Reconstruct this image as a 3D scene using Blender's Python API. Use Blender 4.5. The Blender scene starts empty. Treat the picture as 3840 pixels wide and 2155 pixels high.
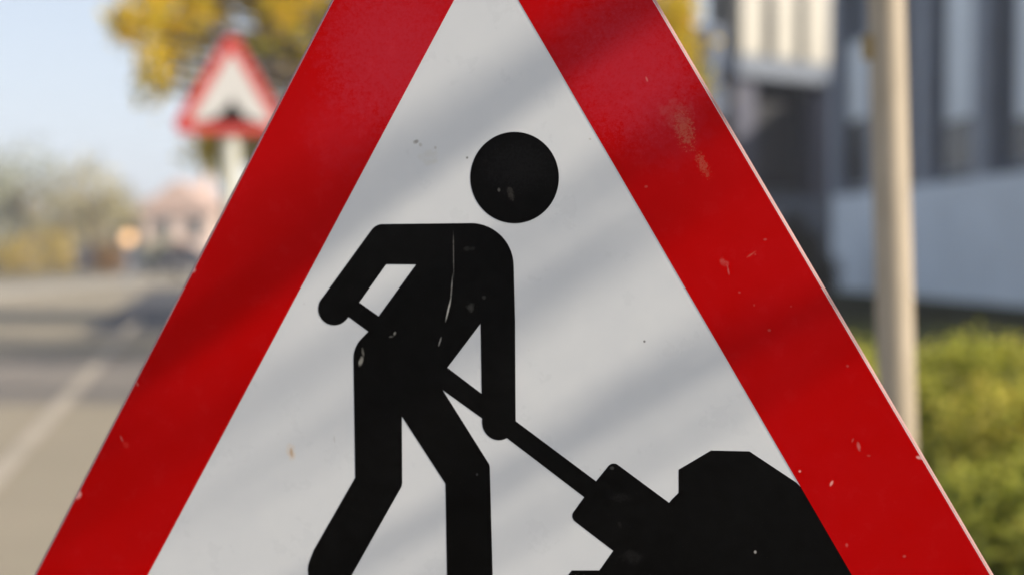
import bpy, bmesh, math, random
import numpy as np
from mathutils import Vector, Matrix

R = math.radians
rng = np.random.default_rng(7)
random.seed(7)
sc = bpy.context.scene
COL = sc.collection

# ------------------------------------------------------------------ camera, sun and sky
CAM_H = 1.2
PITCH = R(1.6)
LENS_PX = 4800.0 / 3840.0            # focal length in picture widths
cam_d = bpy.data.cameras.new('camera')
cam = bpy.data.objects.new('camera', cam_d)
COL.objects.link(cam)
cam.location = (0, 0, CAM_H)
cam.rotation_euler = (math.pi / 2 - PITCH, 0, 0)
cam_d.sensor_width = 36
cam_d.lens = 36 * LENS_PX
cam_d.clip_start = 0.05
cam_d.clip_end = 6000
cam_d.dof.use_dof = True
cam_d.dof.focus_distance = 0.97
cam_d.dof.aperture_fstop = 2.5
sc.camera = cam

SUN_AZ, SUN_EL = R(114), R(30)       # clockwise from +Y
S = Vector((math.sin(SUN_AZ) * math.cos(SUN_EL), math.cos(SUN_AZ) * math.cos(SUN_EL), math.sin(SUN_EL)))
H = Vector((-math.cos(SUN_AZ), math.sin(SUN_AZ), 0))      # level, square to the sun
W = S.cross(H)
if W.z < 0:
    W.negate()
sun_d = bpy.data.lights.new('sun', 'SUN')
sun_d.energy = 4.4
sun_d.angle = R(0.5)
sun_d.color = (1.0, 0.89, 0.74)
sun = bpy.data.objects.new('sun', sun_d)
COL.objects.link(sun)
sun.rotation_euler = S.to_track_quat('Z', 'Y').to_euler()

world = bpy.data.worlds.new('World')
sc.world = world
world.use_nodes = True
wn = world.node_tree
sky = wn.nodes.new('ShaderNodeTexSky')
sky.sky_type = 'NISHITA'
sky.sun_disc = False
sky.sun_elevation = SUN_EL
sky.sun_rotation = SUN_AZ
sky.air_density = 0.8
sky.dust_density = 2.5
sky.ozone_density = 1.0
# a thin milky veil low in the sky, thinning towards the zenith
g_ = wn.nodes.new('ShaderNodeTexCoord')
sx_ = wn.nodes.new('ShaderNodeSeparateXYZ'); wn.links.new(g_.outputs['Generated'], sx_.inputs[0])
cr_ = wn.nodes.new('ShaderNodeValToRGB'); wn.links.new(sx_.outputs[2], cr_.inputs[0])
for e_, (p_, v_) in zip(cr_.color_ramp.elements, ((0.0, 0.92), (0.45, 0.12))):
    e_.position = p_; e_.color = (v_, v_, v_, 1)
mx_ = wn.nodes.new('ShaderNodeMix'); mx_.data_type = 'RGBA'
wn.links.new(cr_.outputs[0], mx_.inputs[0]); wn.links.new(sky.outputs[0], mx_.inputs[6]); mx_.inputs[7].default_value = (5.3, 5.75, 6.3, 1)
wn.links.new(mx_.outputs[2], wn.nodes['Background'].inputs[0])
wn.nodes['Background'].inputs[1].default_value = 0.113
sc.view_settings.view_transform = 'Standard'
sc.view_settings.look = 'None'
sc.view_settings.exposure = 0.62
sc.view_settings.gamma = 1
sc.cycles.max_bounces = 6
sc.cycles.use_denoising = True

# ------------------------------------------------------------------ helpers
def tag(o, label=None, cat=None, group=None, kind=None):
    if label: o['label'] = label
    if cat: o['category'] = cat
    if group: o['group'] = group
    if kind: o['kind'] = kind
    return o

def empty(name, loc, label, cat, group=None, rz=0.0):
    o = bpy.data.objects.new(name, None)
    COL.objects.link(o)
    o.location = loc
    o.rotation_euler = (0, 0, rz)
    o.empty_display_size = 0.2
    return tag(o, label, cat, group)

def link(name, me, mat, parent=None, matrix=None, smooth=False):
    if mat and not me.materials:
        me.materials.append(mat)
    if smooth:
        me.polygons.foreach_set('use_smooth', [True] * len(me.polygons))
    o = bpy.data.objects.new(name, me)
    COL.objects.link(o)
    if parent: o.parent = parent
    if matrix is not None: o.matrix_basis = matrix
    return o

def from_bm(name, bm, mat, parent=None, matrix=None, smooth=False):
    me = bpy.data.meshes.new(name)
    bm.normal_update()
    bm.to_mesh(me)
    bm.free()
    return link(name, me, mat, parent, matrix, smooth)

def mesh_np(name, verts, faces, mat, parent=None, smooth=False):
    me = bpy.data.meshes.new(name)
    me.from_pydata(verts.tolist() if hasattr(verts, 'tolist') else verts, [], faces.tolist() if hasattr(faces, 'tolist') else faces)
    me.update()
    return link(name, me, mat, parent, None, smooth)

def box(bm, x0, x1, y0, y1, z0, z1, bev=0.0, mtx=None):
    r = bmesh.ops.create_cube(bm, size=1)
    vs = r['verts']
    for v in vs:
        v.co = Vector(((x0 + x1) / 2 + v.co.x * (x1 - x0), (y0 + y1) / 2 + v.co.y * (y1 - y0), (z0 + z1) / 2 + v.co.z * (z1 - z0)))
    if bev:
        es = list({e for v in vs for e in v.link_edges})
        g = bmesh.ops.bevel(bm, geom=es, offset=bev, segments=2, affect='EDGES', profile=0.5)
        vs = list({v for f in g['faces'] for v in f.verts} | {v for v in vs if v.is_valid})
    if mtx is not None:
        for v in vs: v.co = mtx @ v.co

def tube(bm, pts, rad, seg=10, cap=True):
    """one tapered tube along a polyline"""
    pts = [Vector(p) for p in pts]
    rings = []
    up0 = Vector((0.13, 0.97, 0.21))
    for i, p in enumerate(pts):
        d = (pts[min(i + 1, len(pts) - 1)] - pts[max(i - 1, 0)]).normalized()
        a = d.cross(up0)
        if a.length < 0.05: a = d.cross(Vector((1, 0, 0)))
        a.normalize()
        b = d.cross(a)
        r = rad[i] if isinstance(rad, (list, tuple)) else rad
        rings.append([bm.verts.new(p + (a * math.cos(t) + b * math.sin(t)) * r) for t in [2 * math.pi * k / seg for k in range(seg)]])
    for A, B in zip(rings, rings[1:]):
        for k in range(seg):
            bm.faces.new((A[k], A[(k + 1) % seg], B[(k + 1) % seg], B[k]))
    if cap:
        bm.faces.new(rings[0][::-1])
        bm.faces.new(rings[-1])

# ------------------------------------------------------------------ materials
def new_mat(name):
    m = bpy.data.materials.new(name)
    m.use_nodes = True
    nt = m.node_tree
    return m, nt, nt.nodes['Principled BSDF']

def N(nt, t, **kw):
    n = nt.nodes.new(t)
    for k, v in kw.items(): setattr(n, k, v)
    return n

def ramp(nt, stops, src=None, interp='LINEAR'):
    r = N(nt, 'ShaderNodeValToRGB')
    r.color_ramp.interpolation = interp
    el = r.color_ramp.elements
    while len(el) < len(stops): el.new(0.5)
    for e, (p, c) in zip(el, stops):
        e.position = p
        e.color = (*c, 1) if len(c) == 3 else c
    if src is not None: nt.links.new(src, r.inputs[0])
    return r

def noise(nt, vec, scale, detail=4, rough=0.55, dist=0.0):
    n = N(nt, 'ShaderNodeTexNoise')
    n.inputs['Scale'].default_value = scale
    n.inputs['Detail'].default_value = detail
    n.inputs['Roughness'].default_value = rough
    n.inputs['Distortion'].default_value = dist
    if vec is not None: nt.links.new(vec, n.inputs['Vector'])
    return n

def mix(nt, fac, a, b, blend='MIX'):
    m = N(nt, 'ShaderNodeMix', data_type='RGBA', blend_type=blend)
    for s, v in ((m.inputs[0], fac), (m.inputs[6], a), (m.inputs[7], b)):
        if isinstance(v, (int, float)): s.default_value = v
        elif isinstance(v, tuple): s.default_value = (*v, 1) if len(v) == 3 else v
        else: nt.links.new(v, s)
    return m.outputs[2]

def math_(nt, op, a, b=None, c=None, clamp=False):
    m = N(nt, 'ShaderNodeMath', operation=op, use_clamp=clamp)
    for i, v in enumerate((a, b, c)):
        if v is None: continue
        if isinstance(v, (int, float)): m.inputs[i].default_value = v
        else: nt.links.new(v, m.inputs[i])
    return m.outputs[0]

def plain(name, colr, rough=0.6, var=0.15, scale=6.0, metal=0.0, bump=0.0, spec=0.5):
    m, nt, b = new_mat(name)
    tc = N(nt, 'ShaderNodeTexCoord')
    n = noise(nt, tc.outputs['Object'], scale)
    lo = tuple(c * (1 - var) for c in colr)
    hi = tuple(min(1, c * (1 + var)) for c in colr)
    r = ramp(nt, [(0.3, lo), (0.7, hi)], n.outputs[0])
    nt.links.new(r.outputs[0], b.inputs['Base Color'])
    b.inputs['Roughness'].default_value = rough
    b.inputs['Metallic'].default_value = metal
    b.inputs['Specular IOR Level'].default_value = spec
    if bump:
        bp = N(nt, 'ShaderNodeBump')
        bp.inputs['Strength'].default_value = bump
        bp.inputs['Distance'].default_value = 0.02
        nt.links.new(n.outputs[0], bp.inputs['Height'])
        nt.links.new(bp.outputs[0], b.inputs['Normal'])
    return m

def leaf_mat(name, cols, rough=0.5, trans=0.35):
    """every leaf its own tint (random per island), partly translucent"""
    m, nt, b = new_mat(name)
    g = N(nt, 'ShaderNodeNewGeometry')
    tc = N(nt, 'ShaderNodeTexCoord')
    big = noise(nt, tc.outputs['Object'], 0.9, 2)
    f = math_(nt, 'ADD', math_(nt, 'MULTIPLY', g.outputs['Random Per Island'], 0.65), math_(nt, 'MULTIPLY', math_(nt, 'SUBTRACT', big.outputs[0], 0.28), 0.8), clamp=True)
    k = len(cols)
    r = ramp(nt, [(i / (k - 1), c) for i, c in enumerate(cols)], f)
    nt.links.new(r.outputs[0], b.inputs['Base Color'])
    b.inputs['Roughness'].default_value = rough
    b.inputs['Specular IOR Level'].default_value = 0.25
    t = N(nt, 'ShaderNodeBsdfTranslucent')
    nt.links.new(r.outputs[0], t.inputs[0])
    ms = N(nt, 'ShaderNodeMixShader')
    ms.inputs[0].default_value = trans
    out = nt.nodes['Material Output']
    nt.links.new(b.outputs[0], ms.inputs[1])
    nt.links.new(t.outputs[0], ms.inputs[2])
    nt.links.new(ms.outputs[0], out.inputs[0])
    return m

BARK = plain('bark', (0.11, 0.085, 0.062), 0.9, 0.45, 9, bump=0.8)
BIRCH = plain('pale_bark', (0.30, 0.27, 0.22), 0.9, 0.35, 9, bump=0.6)

# ------------------------------------------------------------------ sign plane
SRC_F, SRC_CX, SRC_CY = 4800.0, 1920.0, 1077.5
YAW, PIT, ROL = 0.19984, 0.05185 , -0.00705
D = 1.0
def rot_sign():
    cy, sy, cp, sp, cr, sr = math.cos(YAW), math.sin(YAW), math.cos(PIT), math.sin(PIT), math.cos(ROL), math.sin(ROL)
    Rz = Matrix(((cr, -sr, 0), (sr, cr, 0), (0, 0, 1)))
    Ry = Matrix(((cy, 0, sy), (0, 1, 0), (-sy, 0, cy)))
    Rx = Matrix(((1, 0, 0), (0, cp, -sp), (0, sp, cp)))
    return Rx @ Ry @ Rz
RS = rot_sign()                       # columns: u, v(down), away, in camera axes (right, down, forward)
C2W = Matrix(((1, 0, 0), (0, -math.sin(PITCH), math.cos(PITCH)), (0, -math.cos(PITCH), -math.sin(PITCH))))
U, V, A = (C2W @ RS.col[i] for i in range(3))
ORIG = Vector((0, 0, CAM_H)) + C2W @ Vector((0, 0, D))
SIGN_M = Matrix.Translation(ORIG) @ Matrix((( U.x, -V.x, -A.x, 0), (U.y, -V.y, -A.y, 0), (U.z, -V.z, -A.z, 0), (0, 0, 0, 1)))

def uv(px, py):
    """photo pixel of the sign face -> metres on the sign (right, up)"""
    d = RS.transposed() @ Vector(((px - SRC_CX) / SRC_F, (py - SRC_CY) / SRC_F, 1.0))
    o = RS.transposed() @ Vector((0, 0, D))
    t = o.z / d.z
    p = d * t - o
    return Vector((p.x, -p.y))

AP_U, AP_V = -0.01955 * D, 0.26697 * D        # apex of the white triangle
BORDER = 0.17457 * D / 2
INR = (0.26697 + 0.285) * D / 3
CEN = Vector((AP_U, AP_V - 2 * INR))

def fillet(pts, n=8):
    """pts: (x, y, radius) -> rounded polygon"""
    out = []
    k = len(pts)
    for i in range(k):
        p = Vector(pts[i][:2]); r = pts[i][2] if len(pts[i]) > 2 else 0
        if r <= 0:
            out.append(p); continue
        a = (Vector(pts[i - 1][:2]) - p).normalized()
        b = (Vector(pts[(i + 1) % k][:2]) - p).normalized()
        ang = a.angle(b) / 2
        L = r / math.tan(ang)
        c = p + (a + b).normalized() * (r / math.sin(ang))
        p0, p1 = p + a * L - c, p + b * L - c
        t0 = math.atan2(p0.y, p0.x); t1 = math.atan2(p1.y, p1.x)
        dt = (t1 - t0 + math.pi) % (2 * math.pi) - math.pi
        for j in range(n + 1):
            t = t0 + dt * j / n
            out.append(c + Vector((math.cos(t), math.sin(t))) * r)
    return out

def tri(inr, rad, cen=CEN, n=14):
    return fillet([(cen.x, cen.y + 2 * inr, rad), (cen.x - inr * math.sqrt(3), cen.y - inr, rad), (cen.x + inr * math.sqrt(3), cen.y - inr, rad)], n)

def film(bm, loops, z0, z1):
    """a flat sheet with the given outline and holes, front at z1, edges down to z0"""
    edges = []
    for lp in loops:
        vs = [bm.verts.new((p.x, p.y, z1)) for p in lp]
        lo = [bm.verts.new((p.x, p.y, z0)) for p in lp]
        k = len(vs)
        for i in range(k):
            edges.append(bm.edges.new((vs[i], vs[(i + 1) % k])))
        for i in range(k):
            bm.faces.new((vs[i], lo[i], lo[(i + 1) % k], vs[(i + 1) % k]))
    g = bmesh.ops.triangle_fill(bm, use_beauty=True, use_dissolve=False, edges=edges)
    for f in g['geom']:
        if isinstance(f, bmesh.types.BMFace) and f.normal.z < 0: f.normal_flip()

def slab(bm, rings):
    """stack of equal-length outlines [(loop, z)], closed at both ends (convex outlines)"""
    R_ = [[bm.verts.new((p.x, p.y, z)) for p in lp] for lp, z in rings]
    k = len(R_[0])
    for a, b in zip(R_, R_[1:]):
        for i in range(k):
            bm.faces.new((a[i], b[i], b[(i + 1) % k], a[(i + 1) % k]))
    bm.faces.new(R_[0])
    bm.faces.new(R_[-1][::-1])

# --- sign materials: wear and painted sky sheen, laid out in metres on the sign
def marks(nt, base, specs, tc):
    """small chips, scuffs, stains and painted sheen: (px, py, rx, ry, angle, colour, strength, raggedness)"""
    out = base
    wob = noise(nt, tc, 160, 3, 0.7)
    fine = noise(nt, tc, 420, 3, 0.8)
    for (px, py, rx, ry, ang, colr, st, rag) in specs:
        c = uv(px * 1.4907, py * 1.4907)
        k = 1.4907 / SRC_F * D
        mp = N(nt, 'ShaderNodeMapping', vector_type='TEXTURE')
        mp.inputs['Location'].default_value = (c.x, c.y, 0)
        mp.inputs['Rotation'].default_value = (0, 0, R(ang))
        mp.inputs['Scale'].default_value = (rx * k, ry * k, 1)
        nt.links.new(tc, mp.inputs[0])
        sep = N(nt, 'ShaderNodeSeparateXYZ')
        nt.links.new(mp.outputs[0], sep.inputs[0])
        d2 = math_(nt, 'ADD', math_(nt, 'MULTIPLY', sep.outputs[0], sep.outputs[0]), math_(nt, 'MULTIPLY', sep.outputs[1], sep.outputs[1]))
        core = math_(nt, 'SUBTRACT', 1.0, d2)
        nn = math_(nt, 'MULTIPLY', math_(nt, 'SUBTRACT', wob.outputs[0] if rag < 3 else fine.outputs[0], 0.5), rag * 2)
        f = math_(nt, 'MULTIPLY', math_(nt, 'ADD', core, nn, clamp=True), st, clamp=True)
        edge = math_(nt, 'MULTIPLY', f, math_(nt, 'LESS_THAN', d2, 2.2))
        out = mix(nt, edge, out, colr)
    return out

def sign_mat(name, colr, hi, specs, rough, mottle, mscale, spec=0.5):
    m, nt, b = new_mat(name)
    tc = N(nt, 'ShaderNodeTexCoord').outputs['Object']
    n1 = noise(nt, tc, mscale, 6, 0.62)
    n2 = noise(nt, tc, 7.0, 3, 0.5)
    f = math_(nt, 'MULTIPLY', n1.outputs[0], n2.outputs[0])
    r = ramp(nt, [(0.16, colr), (0.16 + 0.3, hi)], f)
    base = mix(nt, mottle, colr, r.outputs[0])
    # fine grit all over
    vor = noise(nt, tc, 900, 2, 0.6)
    grit = ramp(nt, [(0.70, (0, 0, 0)), (0.78, (1, 1, 1))], vor.outputs[0])
    base = mix(nt, math_(nt, 'MULTIPLY', grit.outputs[0], 0.10), base, (0.32, 0.27, 0.22))
    base = marks(nt, base, specs, tc)
    nt.links.new(base, b.inputs['Base Color'])
    b.inputs['Specular IOR Level'].default_value = spec
    rr = ramp(nt, [(0.3, (rough * 0.8,) * 3), (0.7, (rough * 1.25,) * 3)], n1.outputs[0])
    nt.links.new(rr.outputs[0], b.inputs['Roughness'])
    bp = N(nt, 'ShaderNodeBump')
    bp.inputs['Strength'].default_value = 0.06
    bp.inputs['Distance'].default_value = 0.004
    nb = noise(nt, tc, 14, 2, 0.4)
    nt.links.new(nb.outputs[0], bp.inputs['Height'])
    nt.links.new(bp.outputs[0], b.inputs['Normal'])
    return m

PINK = (0.52, 0.15, 0.14)
OLIVE = (0.42, 0.17, 0.10)
FADE_SHEEN = (0.42, 0.024, 0.042)  # mottled fading plus the sky's pinkish reflection, painted into the upper red
red_marks = [
    (1000, 110, 230, 250, 0, FADE_SHEEN, 0.36, 1.6), (860, 330, 120, 130, 0, FADE_SHEEN, 0.22, 1.4), (1560, 140, 230, 210, 0, FADE_SHEEN, 0.36, 1.6), (1680, 300, 120, 140, 0, FADE_SHEEN, 0.26, 1.4), (980, 140, 170, 190, 0, FADE_SHEEN, 0.42, 3.1), (1600, 180, 170, 180, 0, FADE_SHEEN, 0.42, 3.1),
    (1722, 325, 24, 48, 14, OLIVE, 0.36, 3.2), (1768, 415, 13, 34, 25, OLIVE, 0.32, 3.2), (1700, 285, 44, 40, 0, (0.42, 0.06, 0.06), 0.4, 1.8),
    (1822, 660, 14, 9, -60, (0.50, 0.09, 0.08), 0.6, 2.0), (1890, 640, 16, 3, 35, (0.5, 0.08, 0.06), 0.8, 1.0), (1832, 680, 3, 14, 10, PINK, 0.6, 1.0),
    (1627, 200, 3, 8, 20, PINK, 0.8, 0.5), (1860, 735, 4, 3, 0, PINK, 0.5, 0.5), (1897, 767, 3, 4, 0, PINK, 0.5, 0.5),
    (1925, 603, 6, 4, 0, PINK, 0.55, 1.0), (1900, 640, 3, 3, 0, PINK, 0.4, 0.5), (1990, 770, 3, 3, 0, PINK, 0.4, 0.5), (1935, 830, 5, 4, 0, PINK, 0.5, 0.8),
    (2012, 1184, 4, 4, 0, (0.8, 0.36, 0.32), 0.9, 0.4), (2092, 1214, 4, 9, -25, (0.8, 0.36, 0.32), 0.9, 0.5), (2160, 1122, 5, 13, 12, PINK, 0.7, 0.7), (2145, 1106, 3, 8, -20, PINK, 0.4, 0.7),
    (2132, 920, 4, 4, 0, PINK, 0.4, 0.5), (2275, 1398, 5, 4, 20, PINK, 0.6, 0.6), (2130, 1370, 4, 6, 0, PINK, 0.5, 0.6), (2185, 1145, 6, 3, 0, PINK, 0.35, 0.6),
    (2313, 1150, 9, 5, -20, (0.75, 0.42, 0.38), 0.85, 0.8), (1625, 470, 5, 4, 0, PINK, 0.45, 1.0),
    (198, 1244, 9, 13, -30, (0.72, 0.36, 0.33), 0.9, 1.6), (306, 1102, 3, 11, 22, PINK, 0.6, 0.6), (487, 680, 7, 9, -30, (0.68, 0.34, 0.32), 0.85, 1.5), (318, 1118, 10, 10, 0, (0.6, 0.05, 0.04), 0.4, 1.5),
    (345, 965, 9, 5, -60, (0.6, 0.2, 0.18), 0.5, 1.2),
]
white_marks = [
    (733, 1136, 6, 14, 8, (0.34, 0.19, 0.08), 0.85, 0.9), (733, 1136, 15, 26, 8, (0.66, 0.50, 0.34), 0.45, 1.4), (1175, 397, 4, 4, 0, (0.06, 0.05, 0.04), 0.9, 0.4),
    (1621, 858, 4, 4, 0, (0.05, 0.04, 0.04), 0.9, 0.3), (1046, 357, 9, 6, 25, (0.20, 0.18, 0.15), 0.7, 1.6), (1058, 366, 6, 7, 0, (0.30, 0.27, 0.2), 0.5, 1.6), (1095, 372, 4, 5, 0, (0.35, 0.33, 0.30), 0.6, 1.2),
    (1484, 350, 5, 3, -20, (0.35, 0.33, 0.28), 0.6, 0.8), (841, 1104, 3, 13, 8, (0.42, 0.41, 0.40), 0.55, 0.9), (765, 764, 3, 3, 0, (0.4, 0.4, 0.4), 0.4, 0.4), (1510, 1180, 3, 3, 0, (0.4, 0.38, 0.36), 0.4, 0.4),
    (700, 1090, 3, 2, 0, (0.4, 0.38, 0.36), 0.4, 0.4), (1330, 880, 2, 3, 0, (0.4, 0.38, 0.36), 0.4, 0.4), (1080, 395, 30, 22, 0, (0.52, 0.50, 0.42), 0.3, 2.0),
]
black_marks = [
    (908, 908, 6, 16, -14, (0.27, 0.26, 0.23), 0.85, 1.3), (913, 886, 4, 13, 10, (0.18, 0.17, 0.15), 0.65, 1.1), (993, 838, 4, 7, -25, (0.28, 0.27, 0.24), 0.7, 0.8), (985, 846, 8, 3, 10, (0.2, 0.19, 0.17), 0.4, 0.8),
    (1141, 640, 2.0, 66, 0, (0.16, 0.15, 0.14), 0.7, 0.8), (1136, 727, 2.4, 42, -5, (0.26, 0.25, 0.23), 0.8, 0.6), (1128, 778, 2.8, 36, -14, (0.42, 0.41, 0.38), 0.95, 0.5), (1107, 858, 2.6, 15, -18, (0.30, 0.29, 0.27), 0.85, 0.6),
    (1186, 772, 14, 12, 0, (0.05, 0.05, 0.046), 0.6, 2.0), (1218, 748, 6, 6, 0, (0.05, 0.05, 0.046), 0.6, 1.5), (1180, 625, 18, 8, 0, (0.025, 0.025, 0.023), 0.6, 2.0),
    (1285, 488, 10, 18, 20, (0.06, 0.055, 0.05), 0.5, 2.0), (1255, 478, 4, 6, 0, (0.10, 0.095, 0.09), 0.7, 1.0), (1300, 420, 90, 60, 0, (0.014, 0.014, 0.015), 0.3, 4.0),
    (1900, 1387, 4, 5, 0, (0.4, 0.38, 0.36), 0.9, 0.6), (1540, 1176, 6, 5, 0, (0.05, 0.05, 0.048), 0.8, 1.2), (1590, 1400, 30, 18, 0, (0.016, 0.0155, 0.015), 0.5, 2.2), (1560, 1320, 6, 12, 20, (0.02, 0.019, 0.018), 0.5, 1.5),
    (1490, 1360, 8, 8, 0, (0.05, 0.05, 0.05), 0.6, 2.0), (1560, 1250, 26, 12, 0, (0.015, 0.0148, 0.0145), 0.5, 3.0),
    (1236, 1298, 3, 8, 0, (0.14, 0.13, 0.11), 0.6, 1.0), (1200, 1192, 3, 4, 0, (0.1, 0.1, 0.1), 0.6, 0.6),
]
M_RED = sign_mat('red_sheeting', (0.42, 0.0, 0.0002), (0.46, 0.003, 0.005), red_marks, 0.24, 0.7, 55, 0.04)
M_WHITE = sign_mat('white_sheeting', (0.60, 0.617, 0.63), (0.66, 0.672, 0.673), white_marks, 0.30, 0.8, 26, 0.3)
M_BLACK = sign_mat('black_film', (0.0022, 0.0021, 0.0021), (0.0058, 0.0057, 0.0058), black_marks, 0.36, 0.8, 90, 0.05)
M_GALV = plain('galvanised_steel', (0.42, 0.43, 0.43), 0.45, 0.15, 30, metal=0.8)

# --- pictogram outlines, traced in photo pixels
def P(lst):
    """[(px, py, radius_px)] -> rounded outline on the sign, metres"""
    k = 1.0 / SRC_F * D
    return fillet([(*uv(p[0], p[1]), (p[2] if len(p) > 2 else 0) * k) for p in lst])

def arc_px(cx, cy, rx, ry, a0, a1, n):
    return [(cx + rx * math.cos(R(a0 + (a1 - a0) * i / n)), cy + ry * math.sin(R(a0 + (a1 - a0) * i / n))) for i in range(n + 1)]

head_o = P(arc_px(1929.8, 666.7, 166.3, 171.5, 0, 360 * 79 / 80, 79))
body_o = P([(1409, 841, 55)]
           + [(1772, 837)] + arc_px(1766, 999, 160.5, 162, -86, -2, 18)
           + [(1931.5, 1200), (1933.7, 1566)] + arc_px(1871, 1580, 63.5, 69, -8, 186, 22)
           + [(1807.5, 1560), (1801.7, 1213), (1677.7, 1377.2), (1660.2, 1461),
              (1836.7, 1742, 30), (1847.6, 2155), (1850, 2270, 60), (1678, 2270, 30), (1676.2, 2155), (1670.4, 1811.2),
              (1507, 1559.5), (1508.5, 1818, 45), (1318.8, 2154.7), (1262, 2250, 80), (1130, 2180, 95), (1177, 2060, 40), (1332, 1789.3),
              (1324.7, 1300, 110), (1380.8, 1242.2), (1419.9, 1184.7), (1560.4, 992), (1448.6, 991), (1347.4, 1133.3), (1307.9, 1189)]
           + arc_px(1253.5, 1157, 60.5, 61.5, 28, 226, 22)
           )
shovel_o = P([(1290, 1175), (1325, 1116), (1347.4, 1133.3), (1419.9, 1184.7), (1677.7, 1377.2), (1807.5, 1475.6), (1933.7, 1577), (2235.3, 1802.2),
              (2297, 1726, 26), (2512, 1885), (2640, 1985), (2430, 2165), (2299.5, 2063), (2136, 1938, 26), (2190.8, 1862), (1905.4, 1644.6), (1807.5, 1566.8), (1660, 1461), (1380.8, 1242)])
mound_o = P([(2520, 1870), (2544.6, 1845.7), (2544.6, 1758.7), (2666.3, 1687), (2810.3, 1690.2), (2985, 1806), (3030, 1850), (3330, 2330), (3330, 2352), (1990, 2352),
             (2080, 2215), (2144.6, 2136.4), (2247.8, 2136.4), (2299.5, 2063), (2420, 1990)])

def build_roadworks_sign():
    g = ORIG + U * CEN.x + A * 0.05
    base = Vector((g.x, g.y, 0.0))
    root = empty('road_sign', base, 'large red and white triangular sign with black digging worker, closest to the viewer', 'road sign')
    M = Matrix.Translation(-base) @ SIGN_M
    inr_o = INR + BORDER
    lip = 0.0024
    bm = bmesh.new()
    slab(bm, [(tri(inr_o + 0.0004, 0.05), 0.0), (tri(inr_o + lip * 0.6, 0.0515), -0.0006), (tri(inr_o + lip * 0.9, 0.0525), -0.0016), (tri(inr_o + lip, 0.053), -0.003),
              (tri(inr_o + lip, 0.053), -0.016), (tri(inr_o - 0.004, 0.049), -0.019)])
    bm.normal_update()
    for f in bm.faces:
        if f.normal.z < 0.95: f.material_index = 1
    pl = from_bm('sign_plate', bm, M_WHITE, root, M)
    pl.data.materials.append(plain('faded_pink_edge', (0.29, 0.15, 0.14), 0.5, 0.12, 40))
    bm = bmesh.new()
    film(bm, [tri(inr_o, 0.05), tri(INR, 0.012)], 0.00004, 0.00020)
    from_bm('red_border', bm, M_RED, root, M)
    for nm, o, z in (('gravel_mound', mound_o, 0.00009), ('shovel', shovel_o, 0.00012), ('worker_body', body_o, 0.00015), ('worker_head', head_o, 0.00015)):
        bm = bmesh.new()
        film(bm, [o], 0.00003, z)
        from_bm(nm, bm, M_BLACK, root, M)
    # post and clamps behind the plate
    bm = bmesh.new()
    tube(bm, [(0, 0.02, 0), (0, 0.02, 1.42)], 0.024, 20)
    from_bm('post', bm, M_GALV, root, None, True)
    for dv in (0.12, -0.12):
        c = Vector((CEN.x, CEN.y + dv, 0))
        bm = bmesh.new()
        box(bm, c.x - 0.05, c.x + 0.05, c.y - 0.014, c.y + 0.014, -0.028, -0.0195, 0.002)
        from_bm('clamp', bm, M_GALV, root, M)
    bm = bmesh.new()
    box(bm, -0.22, 0.22, -0.06, 0.10, 0.004, 0.10, 0.012)
    from_bm('base_block', bm, plain('black_rubber', (0.03, 0.03, 0.03), 0.8), root)
build_roadworks_sign()

# ------------------------------------------------------------------ second triangular sign
def build_far_sign():
    x, y = -2.235, 10.2
    zc = 2.40
    root = empty('road_sign', (x, y, 0), 'small blurred red triangle sign on a pale post, in front of yellow leaves', 'road sign', None, R(20))
    m_red = plain('red_sheeting_faded', (0.36, 0.010, 0.006), 0.5, 0.1, 8)
    m_wh = plain('white_sheeting_clean', (0.42, 0.417, 0.41), 0.4, 0.05, 6)
    m_post = plain('pale_post_paint', (0.42, 0.42, 0.36), 0.5, 0.1, 5)
    inr = 0.275; c0 = Vector((0, 0))
    inr = 0.282
    M = Matrix.Translation((0, -0.10, zc)) @ Matrix.Rotation(math.pi / 2, 4, 'X')
    bm = bmesh.new()
    slab(bm, [(tri(inr, 0.065, c0), 0), (tri(inr + 0.002, 0.067, c0), -0.002), (tri(inr + 0.002, 0.067, c0), -0.018)])
    from_bm('sign_plate', bm, m_wh, root, M)
    bm = bmesh.new()
    film(bm, [tri(inr - 0.002, 0.065, c0), tri(inr - 0.090, 0.03, c0)], 0.0002, 0.0010)
    from_bm('red_border', bm, m_red, root, M)
    bm = bmesh.new()
    hump = [Vector((-0.24 + 0.48 * i / 20, -0.178 + 0.18 * math.exp(-(abs(i - 10) / 3.6) ** 1.3))) for i in range(21)]
    film(bm, [[Vector((-0.24, -0.19))] + hump + [Vector((0.24, -0.19))]], 0.0002, 0.0007)
    from_bm('hump_symbol', bm, M_BLACK, root, M)
    bm = bmesh.new()
    tube(bm, [(0, 0, 0), (0, 0, 2.55)], 0.069, 20)
    from_bm('post', bm, m_post, root, None, True)
    for dz in (-0.12, 0.12):
        bm = bmesh.new()
        box(bm, -0.10, 0.10, -0.0815, 0.085, zc + dz - 0.02, zc + dz + 0.02, 0.004)
        from_bm('clamp', bm, M_GALV, root)
build_far_sign()

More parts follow.
